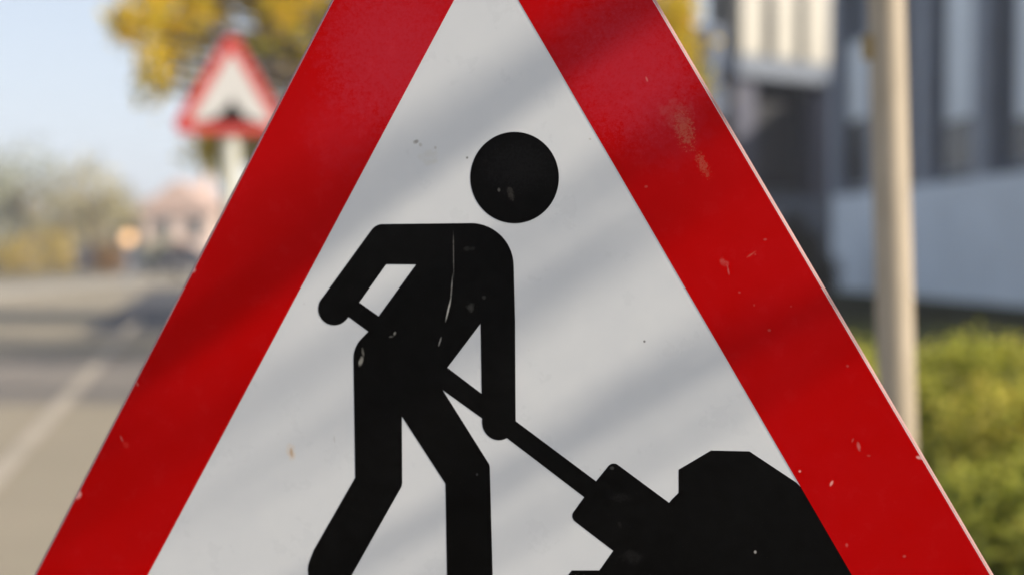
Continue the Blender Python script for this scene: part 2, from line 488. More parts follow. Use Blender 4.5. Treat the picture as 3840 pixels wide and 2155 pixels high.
# ------------------------------------------------------------------ lamp post on the right
def build_lamp_post():
    x, y = 0.845, 2.7
    root = empty('lamp_post', (x, y, 0), 'slim pale cream post with a small ochre bracket, just right of the large sign', 'lamp post')
    root.rotation_euler = (0, R(-2.0), 0)
    mp, nt, b = new_mat('cream_post_paint')
    tc = N(nt, 'ShaderNodeTexCoord')
    mpn = N(nt, 'ShaderNodeMapping'); mpn.inputs['Scale'].default_value = (6, 6, 1.2)
    nt.links.new(tc.outputs['Object'], mpn.inputs[0])
    n = noise(nt, mpn.outputs[0], 4, 5, 0.6)
    r = ramp(nt, [(0.3, (0.33, 0.273, 0.195)), (0.65, (0.44, 0.368, 0.275))], n.outputs[0])
    nt.links.new(r.outputs[0], b.inputs['Base Color']); b.inputs['Roughness'].default_value = 0.55
    bm = bmesh.new()
    tube(bm, [(0, 0, 0), (0, 0, 0.9), (0, 0, 2.2), (0, 0, 4.6)], [0.040, 0.039, 0.037, 0.033], 24)
    from_bm('pole', bm, mp, root, None, True)
    bm = bmesh.new()
    box(bm, -0.052, -0.030, -0.018, 0.012, 1.605, 1.655, 0.004)
    from_bm('bracket', bm, plain('ochre_bracket', (0.30, 0.21, 0.08), 0.6), root)
    bm = bmesh.new()
    tube(bm, [(0, 0, 4.58), (0, 0, 4.68), (-0.02, 0, 4.72)], [0.05, 0.14, 0.15], 20)
    from_bm('lamp_head', bm, plain('lamp_grey', (0.3, 0.3, 0.3), 0.4), root, None, True)
build_lamp_post()

# ------------------------------------------------------------------ ground, road, lawn
def sheet(name, pts, z, mat, thick=0.0):
    bm = bmesh.new()
    vs = [bm.verts.new((p[0], p[1], z)) for p in pts]
    f = bm.faces.new(vs)
    bm.normal_update()
    if f.normal.z < 0: f.normal_flip()
    if thick:
        g = bmesh.ops.extrude_face_region(bm, geom=[f])
        for v in g['geom']:
            if isinstance(v, bmesh.types.BMVert): v.co.z -= thick
        bmesh.ops.recalc_face_normals(bm, faces=bm.faces)
    o = from_bm(name, bm, mat)
    o['kind'] = 'structure'
    return o

def ground_mat(name, c0, c1, s0, s1, rough=0.9):
    m, nt, b = new_mat(name)
    tc = N(nt, 'ShaderNodeTexCoord').outputs['Object']
    a = noise(nt, tc, s0, 6, 0.6)
    f = noise(nt, tc, s1, 3, 0.7)
    r = ramp(nt, [(0.32, c0), (0.68, c1)], a.outputs[0])
    d = mix(nt, 0.35, r.outputs[0], f.outputs[1], 'SOFT_LIGHT')
    nt.links.new(d, b.inputs['Base Color'])
    b.inputs['Roughness'].default_value = rough
    b.inputs['Specular IOR Level'].default_value = 0.2
    bp = N(nt, 'ShaderNodeBump'); bp.inputs['Strength'].default_value = 0.5; bp.inputs['Distance'].default_value = 0.01
    nt.links.new(f.outputs[0], bp.inputs['Height']); nt.links.new(bp.outputs[0], b.inputs['Normal'])
    return m
M_EARTH = ground_mat('dry_ground', (0.16, 0.14, 0.09), (0.24, 0.20, 0.13), 0.15, 8)
M_ROAD = ground_mat('worn_asphalt', (0.25, 0.222, 0.168), (0.335, 0.292, 0.222), 0.22, 60)
M_GRASS = ground_mat('lawn_turf', (0.012, 0.026, 0.004), (0.024, 0.042, 0.007), 0.5, 30)
M_KERB = ground_mat('kerb_concrete', (0.28, 0.27, 0.25), (0.36, 0.35, 0.32), 1.0, 40)
M_LINE = ground_mat('worn_white_line', (0.33, 0.295, 0.24), (0.43, 0.38, 0.315), 1.2, 30)
M_PAVE = ground_mat('paving', (0.24, 0.22, 0.19), (0.31, 0.29, 0.25), 0.8, 30)

sheet('ground', [(-350, -60), (350, -60), (350, 600), (-350, 600)], -0.02, M_EARTH)
# the street runs slightly to the left of the view: direction RD, offset o to its right
RD = Vector((-0.085, 1.0)).normalized(); RN = Vector((RD.y, -RD.x))
def rp(o, s): 
    p = RN * o + RD * s
    return (p.x, p.y)
sheet('road', [rp(-11, -40), rp(-0.4, -40), rp(-0.4, 260), rp(-11, 260)], 0.0, M_ROAD)
sheet('kerb', [rp(-0.4, -40), rp(-0.25, -40), rp(-0.25, 260), rp(-0.4, 260)], 0.11, M_KERB, 0.14)
sheet('pavement', [rp(-0.25, -40), rp(1.25, -40), rp(1.25, 260), rp(-0.25, 260)], 0.105, M_PAVE, 0.12)
sheet('lawn', [rp(1.25, -40), rp(14.5, -40), rp(14.5, 24), rp(11.6, 70), rp(1.25, 70)], 0.10, M_GRASS, 0.115)
sheet('far_kerb', [rp(-11.2, -40), rp(-11, -40), rp(-11, 260), rp(-11.2, 260)], 0.11, M_KERB, 0.14)
sheet('far_pavement', [rp(-14, -40), rp(-11.2, -40), rp(-11.2, 260), rp(-14, 260)], 0.105, M_PAVE, 0.12)
# worn white stripe slanting across the carriageway
def gpt(px, py):
    X = (px - 1288) / 3220; Yd = (py - 723) / 3220
    d = C2W @ Vector((X, Yd, 1)); t = -CAM_H / d.z
    return (d.x * t, d.y * t)
a0, a1 = Vector(gpt(-8, 1200)), Vector(gpt(352, 800))
dd = (a1 - a0).normalized(); nn = Vector((dd.y, -dd.x))
w2 = 0.062
M_ROAD_SHADE = ground_mat('road_shade_grey', (0.17, 0.157, 0.14), (0.24, 0.215, 0.19), 0.5, 60)
sheet('road_shade', [rp(-10.9, 10.6), rp(-0.6, 10.2), rp(-0.6, 14.6), rp(-10.9, 15.2)], 0.004, M_ROAD_SHADE)  # darker sheet: a band of tree shade put into the road colour
M_ROAD_SHADE2 = ground_mat('road_shade_bluish', (0.055, 0.058, 0.068), (0.09, 0.092, 0.10), 0.6, 60)
sheet('road_shade', [gpt(205, 838), gpt(560, 838), gpt(620, 722), gpt(380, 726)], 0.004, M_ROAD_SHADE2)  # bluish sheet: deepens the autumn tree's shadow by colour
sheet('road_line', [a0 - dd * 2.5 - nn * w2, a0 - dd * 2.5 + nn * w2, a1 + nn * w2, a1 - nn * w2], 0.008, M_LINE)

# ------------------------------------------------------------------ foliage
def leaves(centers, per, spread, size, flat=0.0, seed=1, squash=(1, 1, 1)):
    """leaf-shaped quads (folded along the rib) scattered round clump centres"""
    rg = np.random.default_rng(seed)
    C = np.repeat(np.asarray(centers, float), per, 0)
    n = len(C)
    C = C + rg.normal(0, 1, (n, 3)) * spread * np.asarray(squash)
    d = rg.normal(0, 1, (n, 3)); d[:, 2] -= 0.5; d /= np.linalg.norm(d, axis=1, keepdims=True)
    q = rg.normal(0, 1, (n, 3)); s = np.cross(d, q); s /= np.linalg.norm(s, axis=1, keepdims=True)
    nn_ = np.cross(d, s)
    L = (size * rg.uniform(0.6, 1.35, n))[:, None]; Wd = L * rg.uniform(0.28, 0.42, n)[:, None]
    v = np.stack([C - d * L * 0.5, C + s * Wd - d * L * 0.05 + nn_ * Wd * 0.3, C + d * L * 0.5, C - s * Wd - d * L * 0.05 + nn_ * Wd * 0.3], 1).reshape(-1, 3)
    i = np.arange(n)[:, None] * 4
    f = np.concatenate([i + [0, 1, 2], i + [0, 2, 3]], 0)
    return v, f

def ellipsoid_points(c, r, n, seed, shell=0.45):
    rg = np.random.default_rng(seed)
    p = rg.normal(0, 1, (n, 3)); p /= np.linalg.norm(p, axis=1, keepdims=True)
    p *= (shell + (1 - shell) * rg.uniform(0, 1, (n, 1)) ** 0.6)
    return p * np.asarray(r) + np.asarray(c)

def make_tree(name, loc, label, cat, trunk_h, trunk_r, lobes, leaf_m, n_cl, per, spread, size, seed, group=None, bark=BARK, limbs=True, extra=None):
    """lobes: [(centre, radii)] relative to the base"""
    root = empty(name, loc, label, cat, group)
    rg = random.Random(seed)
    bm = bmesh.new()
    pts = [(0, 0, 0), (rg.uniform(-.05, .05), rg.uniform(-.05, .05), trunk_h * 0.35), (rg.uniform(-.1, .1), rg.uniform(-.1, .1), trunk_h * 0.7), (rg.uniform(-.15, .15), rg.uniform(-.15, .15), trunk_h)]
    tube(bm, pts, [trunk_r * 1.25, trunk_r, trunk_r * 0.8, trunk_r * 0.5], 12)
    cl = []
    tot = sum(r[0] * r[1] * r[2] for _, r in lobes)
    for k, (c, r) in enumerate(lobes):
        m = max(3, int(n_cl * (r[0] * r[1] * r[2]) / tot))
        pp = ellipsoid_points(c, r, m, seed * 13 + k)
        cl.append(pp)
        if limbs:
            st = Vector(pts[2]).lerp(Vector(pts[3]), rg.uniform(0, 1))
            for q in [Vector(c)] + [Vector(pp[rg.randrange(len(pp))]) for _ in range(min(3, m))]:
                mid = st.lerp(q, 0.5) + Vector((rg.uniform(-.2, .2), rg.uniform(-.2, .2), rg.uniform(0, .3)))
                tube(bm, [st, mid, q], [trunk_r * 0.42, trunk_r * 0.25, trunk_r * 0.07], 7)
    from_bm('trunk', bm, bark, root, None, True)
    cl = np.concatenate(cl, 0)
    if extra is not None: cl = np.concatenate([cl, np.asarray(extra)], 0)
    v, f = leaves(cl, per, spread, size, seed=seed)
    mesh_np('crown', v, f, leaf_m, root)
    return root

def cp(px, py, Y):
    """photo position (2576 wide) at depth Y -> world"""
    d = C2W @ Vector(((px - 1288) / 3220, (py - 723) / 3220, 1))
    t = Y / d.y
    return Vector((d.x * t, Y, CAM_H + d.z * t))

YEL = leaf_mat('autumn_leaves', [(0.09, 0.10, 0.015), (0.36, 0.35, 0.03), (0.74, 0.56, 0.035), (0.86, 0.62, 0.035), (0.78, 0.44, 0.03)], trans=0.45)
T0 = Vector((0.3, 20, 0))
lob = []
for (px, py, Y, rx, rz) in [(425, 20, 19, 0.50, 0.5), (420, 130, 19.5, 0.32, 0.5), (470, -60, 19.6, 0.8, 0.7), (600, 30, 20, 0.85, 0.75), (560, 300, 21, 0.55, 0.75), (520, 395, 21, 0.20, 0.25), (640, 360, 21, 0.35, 0.5), (760, 60, 19.5, 0.7, 0.9), (720, -150, 20, 1.3, 0.9), (1000, -80, 20.5, 1.5, 1.3), (950, 250, 20.6, 1.4, 1.3),
                            (1300, -100, 20, 1.7, 1.6), (1300, 250, 20, 1.6, 1.5), (1560, -60, 20, 1.2, 1.2), (1640, 120, 20, 0.72, 0.75), (1700, 190, 19.6, 0.50, 0.62), (1600, 330, 20, 0.6, 0.6), (350, 50, 19, 0.22, 0.22), (395, 80, 18.6, 0.36, 0.40), (396, 195, 19.2, 0.20, 0.30), (450, 30, 18.8, 0.4, 0.4), (720, 210, 20, 0.35, 0.6), (520, 370, 20.6, 0.3, 0.4)]:
    c = cp(px, py, Y) - T0
    lob.append(((c.x, c.y, c.z), (rx, max(rx, 0.8), rz)))
make_tree('autumn_tree', T0, 'broad yellow and orange autumn tree behind the smaller triangle sign', 'tree', 3.6, 0.2, lob, YEL, 820, 38, 0.15, 0.16, 5)

# far trees across the left horizon
far_specs = [  # px, Y, height, radius, tints, label
    (-40, 88, 8.2, 3.2, 'olive', 'olive tree at the far left end of the distant tree row'),
    (60, 84, 9.0, 3.0, 'green', 'tallest greyish green tree of the distant row at far left'),
    (150, 92, 7.0, 2.8, 'tan', 'tan brown tree right of the tall one in the distant row'),
    (225, 80, 7.2, 2.5, 'olive', 'olive tree in the middle of the distant row above blue car'),
    (300, 98, 6.2, 2.8, 'tan', 'low brownish tree of the distant row left of the house'),
    (375, 104, 5.2, 2.4, 'green', 'small green tree directly left of the pink house far away'),
    (545, 100, 6.0, 2.6, 'orange', 'orange tinted tree just right of the distant pink house'),
    (640, 95, 7.0, 3.0, 'olive', 'olive tree far behind the post of the smaller sign'),
]
FL = {
    'olive': leaf_mat('olive_leaves', [(0.20, 0.20, 0.10), (0.42, 0.38, 0.19), (0.62, 0.53, 0.28)]),
    'green': leaf_mat('grey_green_leaves', [(0.18, 0.20, 0.14), (0.36, 0.38, 0.25), (0.55, 0.54, 0.36)]),
    'tan': leaf_mat('tan_leaves', [(0.18, 0.15, 0.08), (0.42, 0.33, 0.17), (0.60, 0.45, 0.22)]),
    'orange': leaf_mat('orange_leaves', [(0.14, 0.09, 0.03), (0.36, 0.21, 0.07), (0.48, 0.26, 0.09)]),
}
for i, (px, Y, h, r, t, lb) in enumerate(far_specs):
    x = (px - 1288) / 3220 * Y
    rg = random.Random(40 + i)
    lobes = [((0, 0, h * 0.6), (r * 0.9, r * 0.9, h * 0.36))]
    for k in range(5):
        a = rg.uniform(0, 6.28)
        lobes.append(((math.cos(a) * r * 0.65, math.sin(a) * r * 0.65, h * rg.uniform(0.3, 0.78)), (r * 0.5, r * 0.5, h * 0.2)))
    make_tree('distant_tree', (x, Y, 0), lb, 'tree', h * 0.5, 0.22, lobes, FL[t], 140, 5, 0.42, 0.42, 60 + i, 'distant trees on the left horizon')

YL = leaf_mat('yellow_bush_leaves', [(0.20, 0.17, 0.04), (0.55, 0.42, 0.10), (0.75, 0.58, 0.20)])
for k, (px, Y, r, h, mt, lb) in enumerate([(40, 66, 1.1, 1.9, YL, 'yellow roadside bush at the far left picture edge'), (140, 70, 0.9, 2.3, YL, 'upright yellow roadside bush among the distant parked cars'),
                                        (268, 68, 0.7, 1.7, FL['orange'], 'small orange roadside bush close to the glowing lamp'), (400, 72, 0.8, 2.0, FL['green'], 'grey green roadside bush left of the black car')]):
    x = (px - 1288) / 3220 * Y
    make_tree('roadside_bush', (x, Y, 0), lb, 'bush', h * 0.4, 0.05, [((0, 0, h * 0.55), (r, r, h * 0.45)), ((r * .5, 0, h * .35), (r * .7, r * .7, h * .3))], mt, 50, 14, 0.2, 0.24, 90 + k, 'low bushes far down the road')

# a far wood closing the horizon
rgw = np.random.default_rng(12)
nw = 2600
xw = rgw.uniform(-75, 110, nw); yw = rgw.uniform(150, 172, nw)
hw = 5.2 + 1.5 * np.sin(xw * 0.23) + 1.1 * np.sin(xw * 0.61 + 1.0) + 0.6 * np.sin(xw * 1.7)
cw = np.stack([xw, yw, hw * rgw.uniform(0.03, 1, nw)], 1)
vw, fw = leaves(cw, 9, 0.5, 0.75, seed=15)
vw[:, 2] = np.maximum(vw[:, 2], 0.0)
tag(mesh_np('distant_wood', vw, fw, FL['olive']), 'pale olive wood closing the horizon beyond the house and distant trees', 'wood', None, 'stuff')

# shrubs under the post, lower right
SHR = leaf_mat('hedge_leaves', [(0.02, 0.03, 0.008), (0.25, 0.28, 0.03), (0.64, 0.62, 0.10), (0.66, 0.57, 0.15)], trans=0.3)
SHR2 = leaf_mat('hedge_leaves_ochre', [(0.025, 0.03, 0.010), (0.32, 0.33, 0.03), (0.72, 0.63, 0.11), (0.74, 0.56, 0.16)], trans=0.3)
def shrub(loc, r, h, mat, label, seed, ncl, per=75, size=0.038):
    root = empty('shrub', loc, label, 'shrub', 'shrubs on the verge at the lower right')
    rg = random.Random(seed)
    bm = bmesh.new()
    for k in range(9):
        a = rg.uniform(0, 6.28); q = rg.uniform(0.2, 0.8)
        tube(bm, [(math.cos(a) * .04, math.sin(a) * .04, 0), (math.cos(a) * r * q * .5, math.sin(a) * r * q * .5, h * .5), (math.cos(a) * r * q, math.sin(a) * r * q, h * rg.uniform(.7, .95))], [0.014, 0.009, 0.003], 6)
    from_bm('stems', bm, BARK, root, None, True)
    p = ellipsoid_points((0, 0, h * 0.48), (r, r, h * 0.52), ncl, seed, 0.62)
    p = p[p[:, 2] > 0.02]
    v, f = leaves(p, per, 0.055, size, seed=seed)
    v[:, 2] = np.maximum(v[:, 2], 0.0)
    mesh_np('foliage', v, f, mat, root)
    return root
z0 = 0.10
shrub((1.72, 6.3, z0), 0.42, 0.60, SHR, 'low yellow green shrub at left, seen either side of the cream post', 3, 90)
shrub((2.25, 6.2, z0), 0.48, 0.62, SHR, 'yellow green shrub just right of the cream post', 4, 110)
shrub((2.05, 5.0, z0), 0.44, 0.54, SHR2, 'ochre tinted shrub standing forward in the middle of the shrubs', 5, 120)
shrub((2.72, 5.5, z0), 0.55, 0.80, SHR2, 'tallest golden shrub at the right picture edge', 6, 150)
shrub((1.78, 4.3, z0), 0.36, 0.36, SHR, 'lowest green shrub next to the right edge of the large sign', 7, 100)
shrub((2.35, 4.05, z0), 0.42, 0.60, SHR, 'nearest dark green shrub in the bottom right corner', 8, 120)

# grass blades on the lawn
def grass():
    rg = np.random.default_rng(3)
    n = 42000
    o = rg.uniform(1.3, 11.2, n); s = 3 + 27 * rg.uniform(0, 1, n) ** 1.3
    x = o * RN.x + s * RD.x; y = o * RN.y + s * RD.y
    h = rg.uniform(0.04, 0.10, n); a = rg.uniform(0, 6.28, n); w = 0.006 + 0.0006 * s
    lx = rg.normal(0, 0.03, n); ly = rg.normal(0, 0.03, n)
    v = np.stack([np.stack([x - np.cos(a) * w, y - np.sin(a) * w, np.full(n, .1)], 1), np.stack([x + np.cos(a) * w, y + np.sin(a) * w, np.full(n, .1)], 1), np.stack([x + lx, y + ly, .1 + h], 1)], 1).reshape(-1, 3)
    o_ = mesh_np('grass', v, np.arange(n * 3).reshape(-1, 3), leaf_mat('grass_blades', [(0.005, 0.010, 0.002), (0.012, 0.020, 0.004), (0.026, 0.032, 0.008)]))
    tag(o_, 'short dark green grass growing on the lawn by the building', 'grass', None, 'stuff')
grass()

# ------------------------------------------------------------------ street tree beside the viewer: its limbs dapple the large sign
def wv(px, py):
    p = SIGN_M @ Vector((*uv(px * 1.4907, py * 1.4907), 0))
    return p.dot(W)
def shade_tree():
    base = S * 5.5 + H * 2.35
    base = Vector((base.x, base.y, 0.0))
    root = empty('street_tree', base, 'leafy street tree beside the pavement whose limbs shade the large sign', 'tree')
    bm = bmesh.new()
    tube(bm, [(0, 0, 0), (0.02, 0, 1.5), (0.0, 0.03, 3.2), (0.05, 0, 5.0), (0.0, 0.1, 7.0)], [0.17, 0.13, 0.11, 0.09, 0.03], 14)
    cl = []
    rg = random.Random(5)
    # (sign pixel the shade crosses, limb radius, distance along the sun's rays)
    for (px, py, r, t, sl) in [(630, 712, 0.0172, 2.9, 0.50), (1640, 50, 0.012, 4.8, 0.35), (1790, 372, 0.011, 4.8, 0.25),
                               (1965, 850, 0.0115, 3.8, 0.10), (2105, 1010, 0.008, 4.6, 0.30), (640, 1010, 0.004, 4.6, 0.3), (1560, 600, 0.004, 4.6, 0.4)]:
        w = wv(px, py)
        def limb(hh, dt=0.0, dw=0.0):
            tt = t + dt + (5.5 - t) * min(1.0, max(0.0, (hh - 1.15) / 1.2)) ** 0.8
            return S * tt + H * hh + W * (w + dw + (hh - 0.87) * sl) - base
        pts, rad = [], []
        for k in range(19):
            hh = 2.35 - 2.15 * k / 18
            pts.append(limb(hh, 0, 0.010 * math.sin(k * 1.7 + px))); rad.append(r * (1.25 - 0.55 * k / 18))
        tube(bm, pts, rad, 9)
        for k in range(30 if r > 0.015 else 0):      # a tuft of leaves at the tip of the thickest limb
            cl.append(tuple(limb(rg.uniform(0.60, 0.79), rg.uniform(-.1, .1), rg.uniform(-0.045, 0.035))))
        for k in range(6):
            cl.append(tuple(limb(rg.uniform(0.3, 1.6), rg.uniform(-.1, .1), rg.uniform(-0.03, 0.03))))
    from_bm('trunk', bm, BARK, root, None, True)
    cr = ellipsoid_points((0.35, 0.75, 6.9), (1.5, 1.3, 1.5), 150, 9)
    v1, f1 = leaves(cl, 2, 0.03, 0.05, seed=21)
    v2, f2 = leaves(cr, 40, 0.16, 0.11, seed=22)
    mesh_np('crown', np.concatenate([v1, v2]), np.concatenate([f1, f2 + len(v1)]), YEL, root)
shade_tree()

# trees along the right verge, outside the frame: their shade lies across the road on the left
def verge_tree(x, y, h, r, label, seed):
    rg = random.Random(seed)
    lobes = [((0, 0, h), (r, r, r * 0.75))] + [((rg.uniform(-r, r) * .7, rg.uniform(-r, r) * .7, h + rg.uniform(-.5, .7) * r), (r * .5, r * .5, r * .4)) for _ in range(4)]
    make_tree('verge_tree', (x, y, 0.1), label, 'tree', h - r * 0.3, 0.16, lobes, YEL, 170, 60, 0.2, 0.15, seed, 'trees along the grass verge')
verge_tree(6.4, 11.4, 6.7, 2.4, 'verge tree between the shrubs and the office building', 31)

# ------------------------------------------------------------------ buildings on the right
M_PLINTH = plain('pale_render', (0.80, 0.86, 0.92), 0.7, 0.06, 0.6)
M_SLATE = plain('slate_cladding', (0.042, 0.056, 0.082), 0.55, 0.12, 1.2)
M_MULL = plain('grey_pier', (0.27, 0.30, 0.36), 0.55, 0.1, 1.5)
M_PANEL = plain('pale_blind', (0.83, 0.88, 0.91), 0.5, 0.05, 0.8)
M_CREAM = plain('cream_panel', (0.48, 0.46, 0.40), 0.55, 0.05, 1.0)
M_ROOF = plain('roof_felt', (0.10, 0.10, 0.11), 0.9)
M_DARK = plain('dark_interior', (0.012, 0.013, 0.018), 0.7)
def glass_mat():
    m, nt, b = new_mat('window_glass')
    b.inputs['Base Color'].default_value = (0.014, 0.016, 0.022, 1)
    b.inputs['Roughness'].default_value = 0.08
    b.inputs['Specular IOR Level'].default_value = 0.35
    return m
M_GLASS = glass_mat()

def office():
    # local frame: X along the street facade (away), Y out of the facade (towards the street)
    p0 = Vector((11.0, 17.0, 0.1)); p1 = Vector((9.6, 38.0, 0.1))
    d = (p1 - p0).normalized(); L = (p1 - p0).length
    root = empty('office_building', p0, 'slate grey office building with pale blinds above a pale plinth wall at right', 'building')
    root.rotation_euler = (0, 0, math.atan2(d.y, d.x))       # local +X away, local +Y to the left (street)
    def loc_x(px):      # where a photo column meets the facade
        k = (px - 1288) / 3220
        # p0.x + d.x*s = k*(p0.y + d.y*s)
        return (k * p0.y - p0.x) / (d.x - k * d.y)
    def up(px, py):
        Y = p0.y + d.y * loc_x(px)
        return cp(px, py, Y).z - 0.1
    def part(name, mat, boxes, parent=None):
        bm = bmesh.new()
        for b in boxes: box(bm, *b)
        return from_bm(name, bm, mat, parent or root)
    part('plinth_wall', M_PLINTH, [(0, L, -10, 0.12, 0, 2.72)])
    part('wall', M_SLATE, [(0, L, -10, -0.25, 2.72, 9.0)])
    part('roof', M_ROOF, [(-0.1, L + 0.1, -10.1, 0.2, 9.0, 9.25)])
    part('unseen_shade_block', M_SLATE, [(6, L + 8, -30, -12, 0, 13.6)])  # unseen block added to shade the lower front of the far hall
    # piers between the windows
    for px in (2576 + 130, 2468, 2322, 2100, 2196):
        x = loc_x(px)
        part('pier', M_MULL, [(x - 0.32, x + 0.32, -0.25, 0.10, 2.72, 8.7)])
    for (xa, xb, zb, zt) in [(2370, 2442, 300, -80), (2545, 2635, 292, -120), (2680, 2790, 280, -140), (2840, 2990, 280, -200), (2128, 2186, 298, 100)]:
        u0, u1 = sorted((loc_x(xa), loc_x(xb)))
        top = min(8.6, up((xa + xb) / 2, zt)); bot = up((xa + xb) / 2, zb)
        w = part('window', M_MULL, [(u0 - 0.22, u1 + 0.22, -0.25, -0.13, 2.9, top + 0.1)])
        bm = bmesh.new(); box(bm, u0 - 0.12, u1 + 0.12, -0.13, -0.10, 3.0, bot - 0.02); from_bm('pane', bm, M_GLASS, w)
        bm = bmesh.new(); box(bm, u0, u1, -0.13, -0.06, bot, top, 0.02); from_bm('blind', bm, M_PANEL, w)
office()

def hall():
    # far building with its front turned towards the viewer and the sun
    c = cp(1845, 629, 45)
    e = cp(2125, 629, 48.4)
    c.z = e.z = 0
    d = (e - c); L = d.length; d.normalize()
    root = empty('hall_building', c, 'far building with sunlit cream upper panels above a dark recessed entrance', 'building')
    root.rotation_euler = (0, 0, math.atan2(d.y, d.x))       # local X to the right, -Y towards the viewer
    def lx(px):
        k = (px - 1288) / 3220
        return (k * c.y - c.x) / (d.x - k * d.y)
    def lz(px, py):
        return cp(px, py, c.y + d.y * lx(px)).z
    def part(name, mat, boxes, parent=None):
        bm = bmesh.new()
        for b in boxes: box(bm, *b)
        return from_bm(name, bm, mat, parent or root)
    zb = lz(1960, 180) + 0.4
    part('upper_storey', plain('cream_gap', (0.05, 0.05, 0.045), 0.7, 0.08, 1), [(0.0, L + 1.0, 0, 1.3, zb - 0.02, zb + 6)])
    for xa, xb in ((1856, 1908), (1939, 1990), (2016, 2082)):
        part('cream_panel', M_CREAM, [(lx(xa), lx(xb), -0.15, 0, zb + 0.05, zb + 5.8)])
    part('soffit_beam', plain('blue_grey_fascia', (0.16, 0.19, 0.24), 0.6), [(-0.1, L + 1.0, -0.3, 1.3, zb - 0.75, zb - 0.03)])
    part('side_wing', plain('blue_grey_wall', (0.10, 0.13, 0.19), 0.6), [(-0.8, -0.11, 0.3, 1.3, 0, lz(1830, 62))])
    for xa, xb in ((1846, 1900), (2045, 2086)):
        part('column', plain('shade_toned_column', (0.07, 0.074, 0.11), 0.6), [(lx(xa), lx(xb), 0.0, 0.5, 0, zb - 0.76)])  # shade is put into the column colour; the sun still reaches it
    part('back_wall', M_DARK, [(0.05, L + 0.9, 0.9, 1.3, 0, zb - 0.76)])
    w = part('entrance', M_MULL, [(lx(1905), lx(2045), 0.84, 0.9, 3.4, zb - 0.8)])
    bm = bmesh.new(); box(bm, lx(1905) + .1, lx(2045) - .1, 0.78, 0.84, 3.5, zb - 0.9); from_bm('pane', bm, M_DARK, w)
    part('parapet', plain('parapet_grey', (0.13, 0.16, 0.21), 0.7), [(0.0, L + 1.0, -0.12, -0.01, 0, 3.2)])
    part('roof', M_ROOF, [(-0.1, L + 1.2, -0.3, 1.5, zb + 6.0, zb + 6.3)])
hall()

DK = leaf_mat('dark_evergreen_leaves', [(0.003, 0.004, 0.003), (0.006, 0.008, 0.005), (0.010, 0.013, 0.007)], trans=0.05)
c = cp(2022, 700, 34)
make_tree('evergreen_bush', (c.x, c.y, 0.1), 'dark evergreen bush at the near corner between the two buildings', 'bush', 0.6, 0.05, [((-0.15, 0, 0.85), (0.65, 0.6, 0.85)), ((0.4, 0, 0.45), (0.6, 0.5, 0.45)), ((-0.35, 0, 1.6), (0.4, 0.4, 0.6))], DK, 130, 60, 0.14, 0.09, 77)
c = cp(1826, 290, 43)
make_tree('cypress', (c.x, c.y, 0.0), 'narrow dark cypress at the left corner of the far building', 'tree', 2.0, 0.08, [((0, 0, 3.0), (0.45, 0.45, 2.6)), ((0, 0, 4.6), (0.28, 0.28, 1.2))], DK, 110, 40, 0.14, 0.1, 78)

bm = bmesh.new()
box(bm, -46, -17, 81.0, 81.35, 0, 0.85); box(bm, -46.05, -16.95, 80.95, 81.40, 0.852, 0.95)  # dark strip added to stand for the shade along the horizon
tag(from_bm('shade_wall', bm, plain('shade_strip_dark', (0.075, 0.08, 0.105), 0.9, 0.3, 1.5)), 'low dark wall added as the strip of shade behind the distant parked cars', 'wall')

# ------------------------------------------------------------------ far end of the street: house, cars, beacon
def house():
    c = cp(452, 629, 92); c.z = 0
    root = empty('house', c, 'pale pink house with a tiled roof at the far end of the road', 'house')
    def part(name, mat, fn, parent=None):
        bm = bmesh.new(); fn(bm); return from_bm(name, bm, mat, parent or root)
    mw = plain('pink_render', (0.74, 0.58, 0.50), 0.8, 0.05, 0.5)
    part('wall', mw, lambda bm: box(bm, -2.6, 2.4, 0, 7, 0, 4.3))
    def rf(bm):
        pr = [(-3.0, 4.2), (-0.1, 6.3), (2.8, 4.2), (2.8, 4.0), (-3.0, 4.0)]
        a = [bm.verts.new((x, -0.4, z)) for x, z in pr]; b = [bm.verts.new((x, 7.4, z)) for x, z in pr]
        bm.faces.new(a); bm.faces.new(b[::-1])
        for i in range(5): bm.faces.new((a[i], b[i], b[(i + 1) % 5], a[(i + 1) % 5]))
        bmesh.ops.recalc_face_normals(bm, faces=bm.faces)
    part('roof', plain('pale_tiles', (0.55, 0.40, 0.34), 0.8, 0.15, 2), rf)
    part('chimney', mw, lambda bm: box(bm, 0.9, 1.5, 3, 3.6, 5.0, 7.0))
    for x in (-1.7, 0.6):
        w = part('window', plain('window_frame_white', (0.7, 0.7, 0.7), 0.5), lambda bm, x=x: box(bm, x - .1, x + 1.2, -0.06, 0, 2.2, 3.5))
        part('pane', M_GLASS, lambda bm, x=x: box(bm, x, x + 1.1, -0.09, -0.06, 2.3, 3.4), w)
    part('door', plain('door_paint', (0.2, 0.12, 0.08), 0.5), lambda bm: box(bm, -0.45, 0.5, -0.08, 0, 0, 2.0))
house()

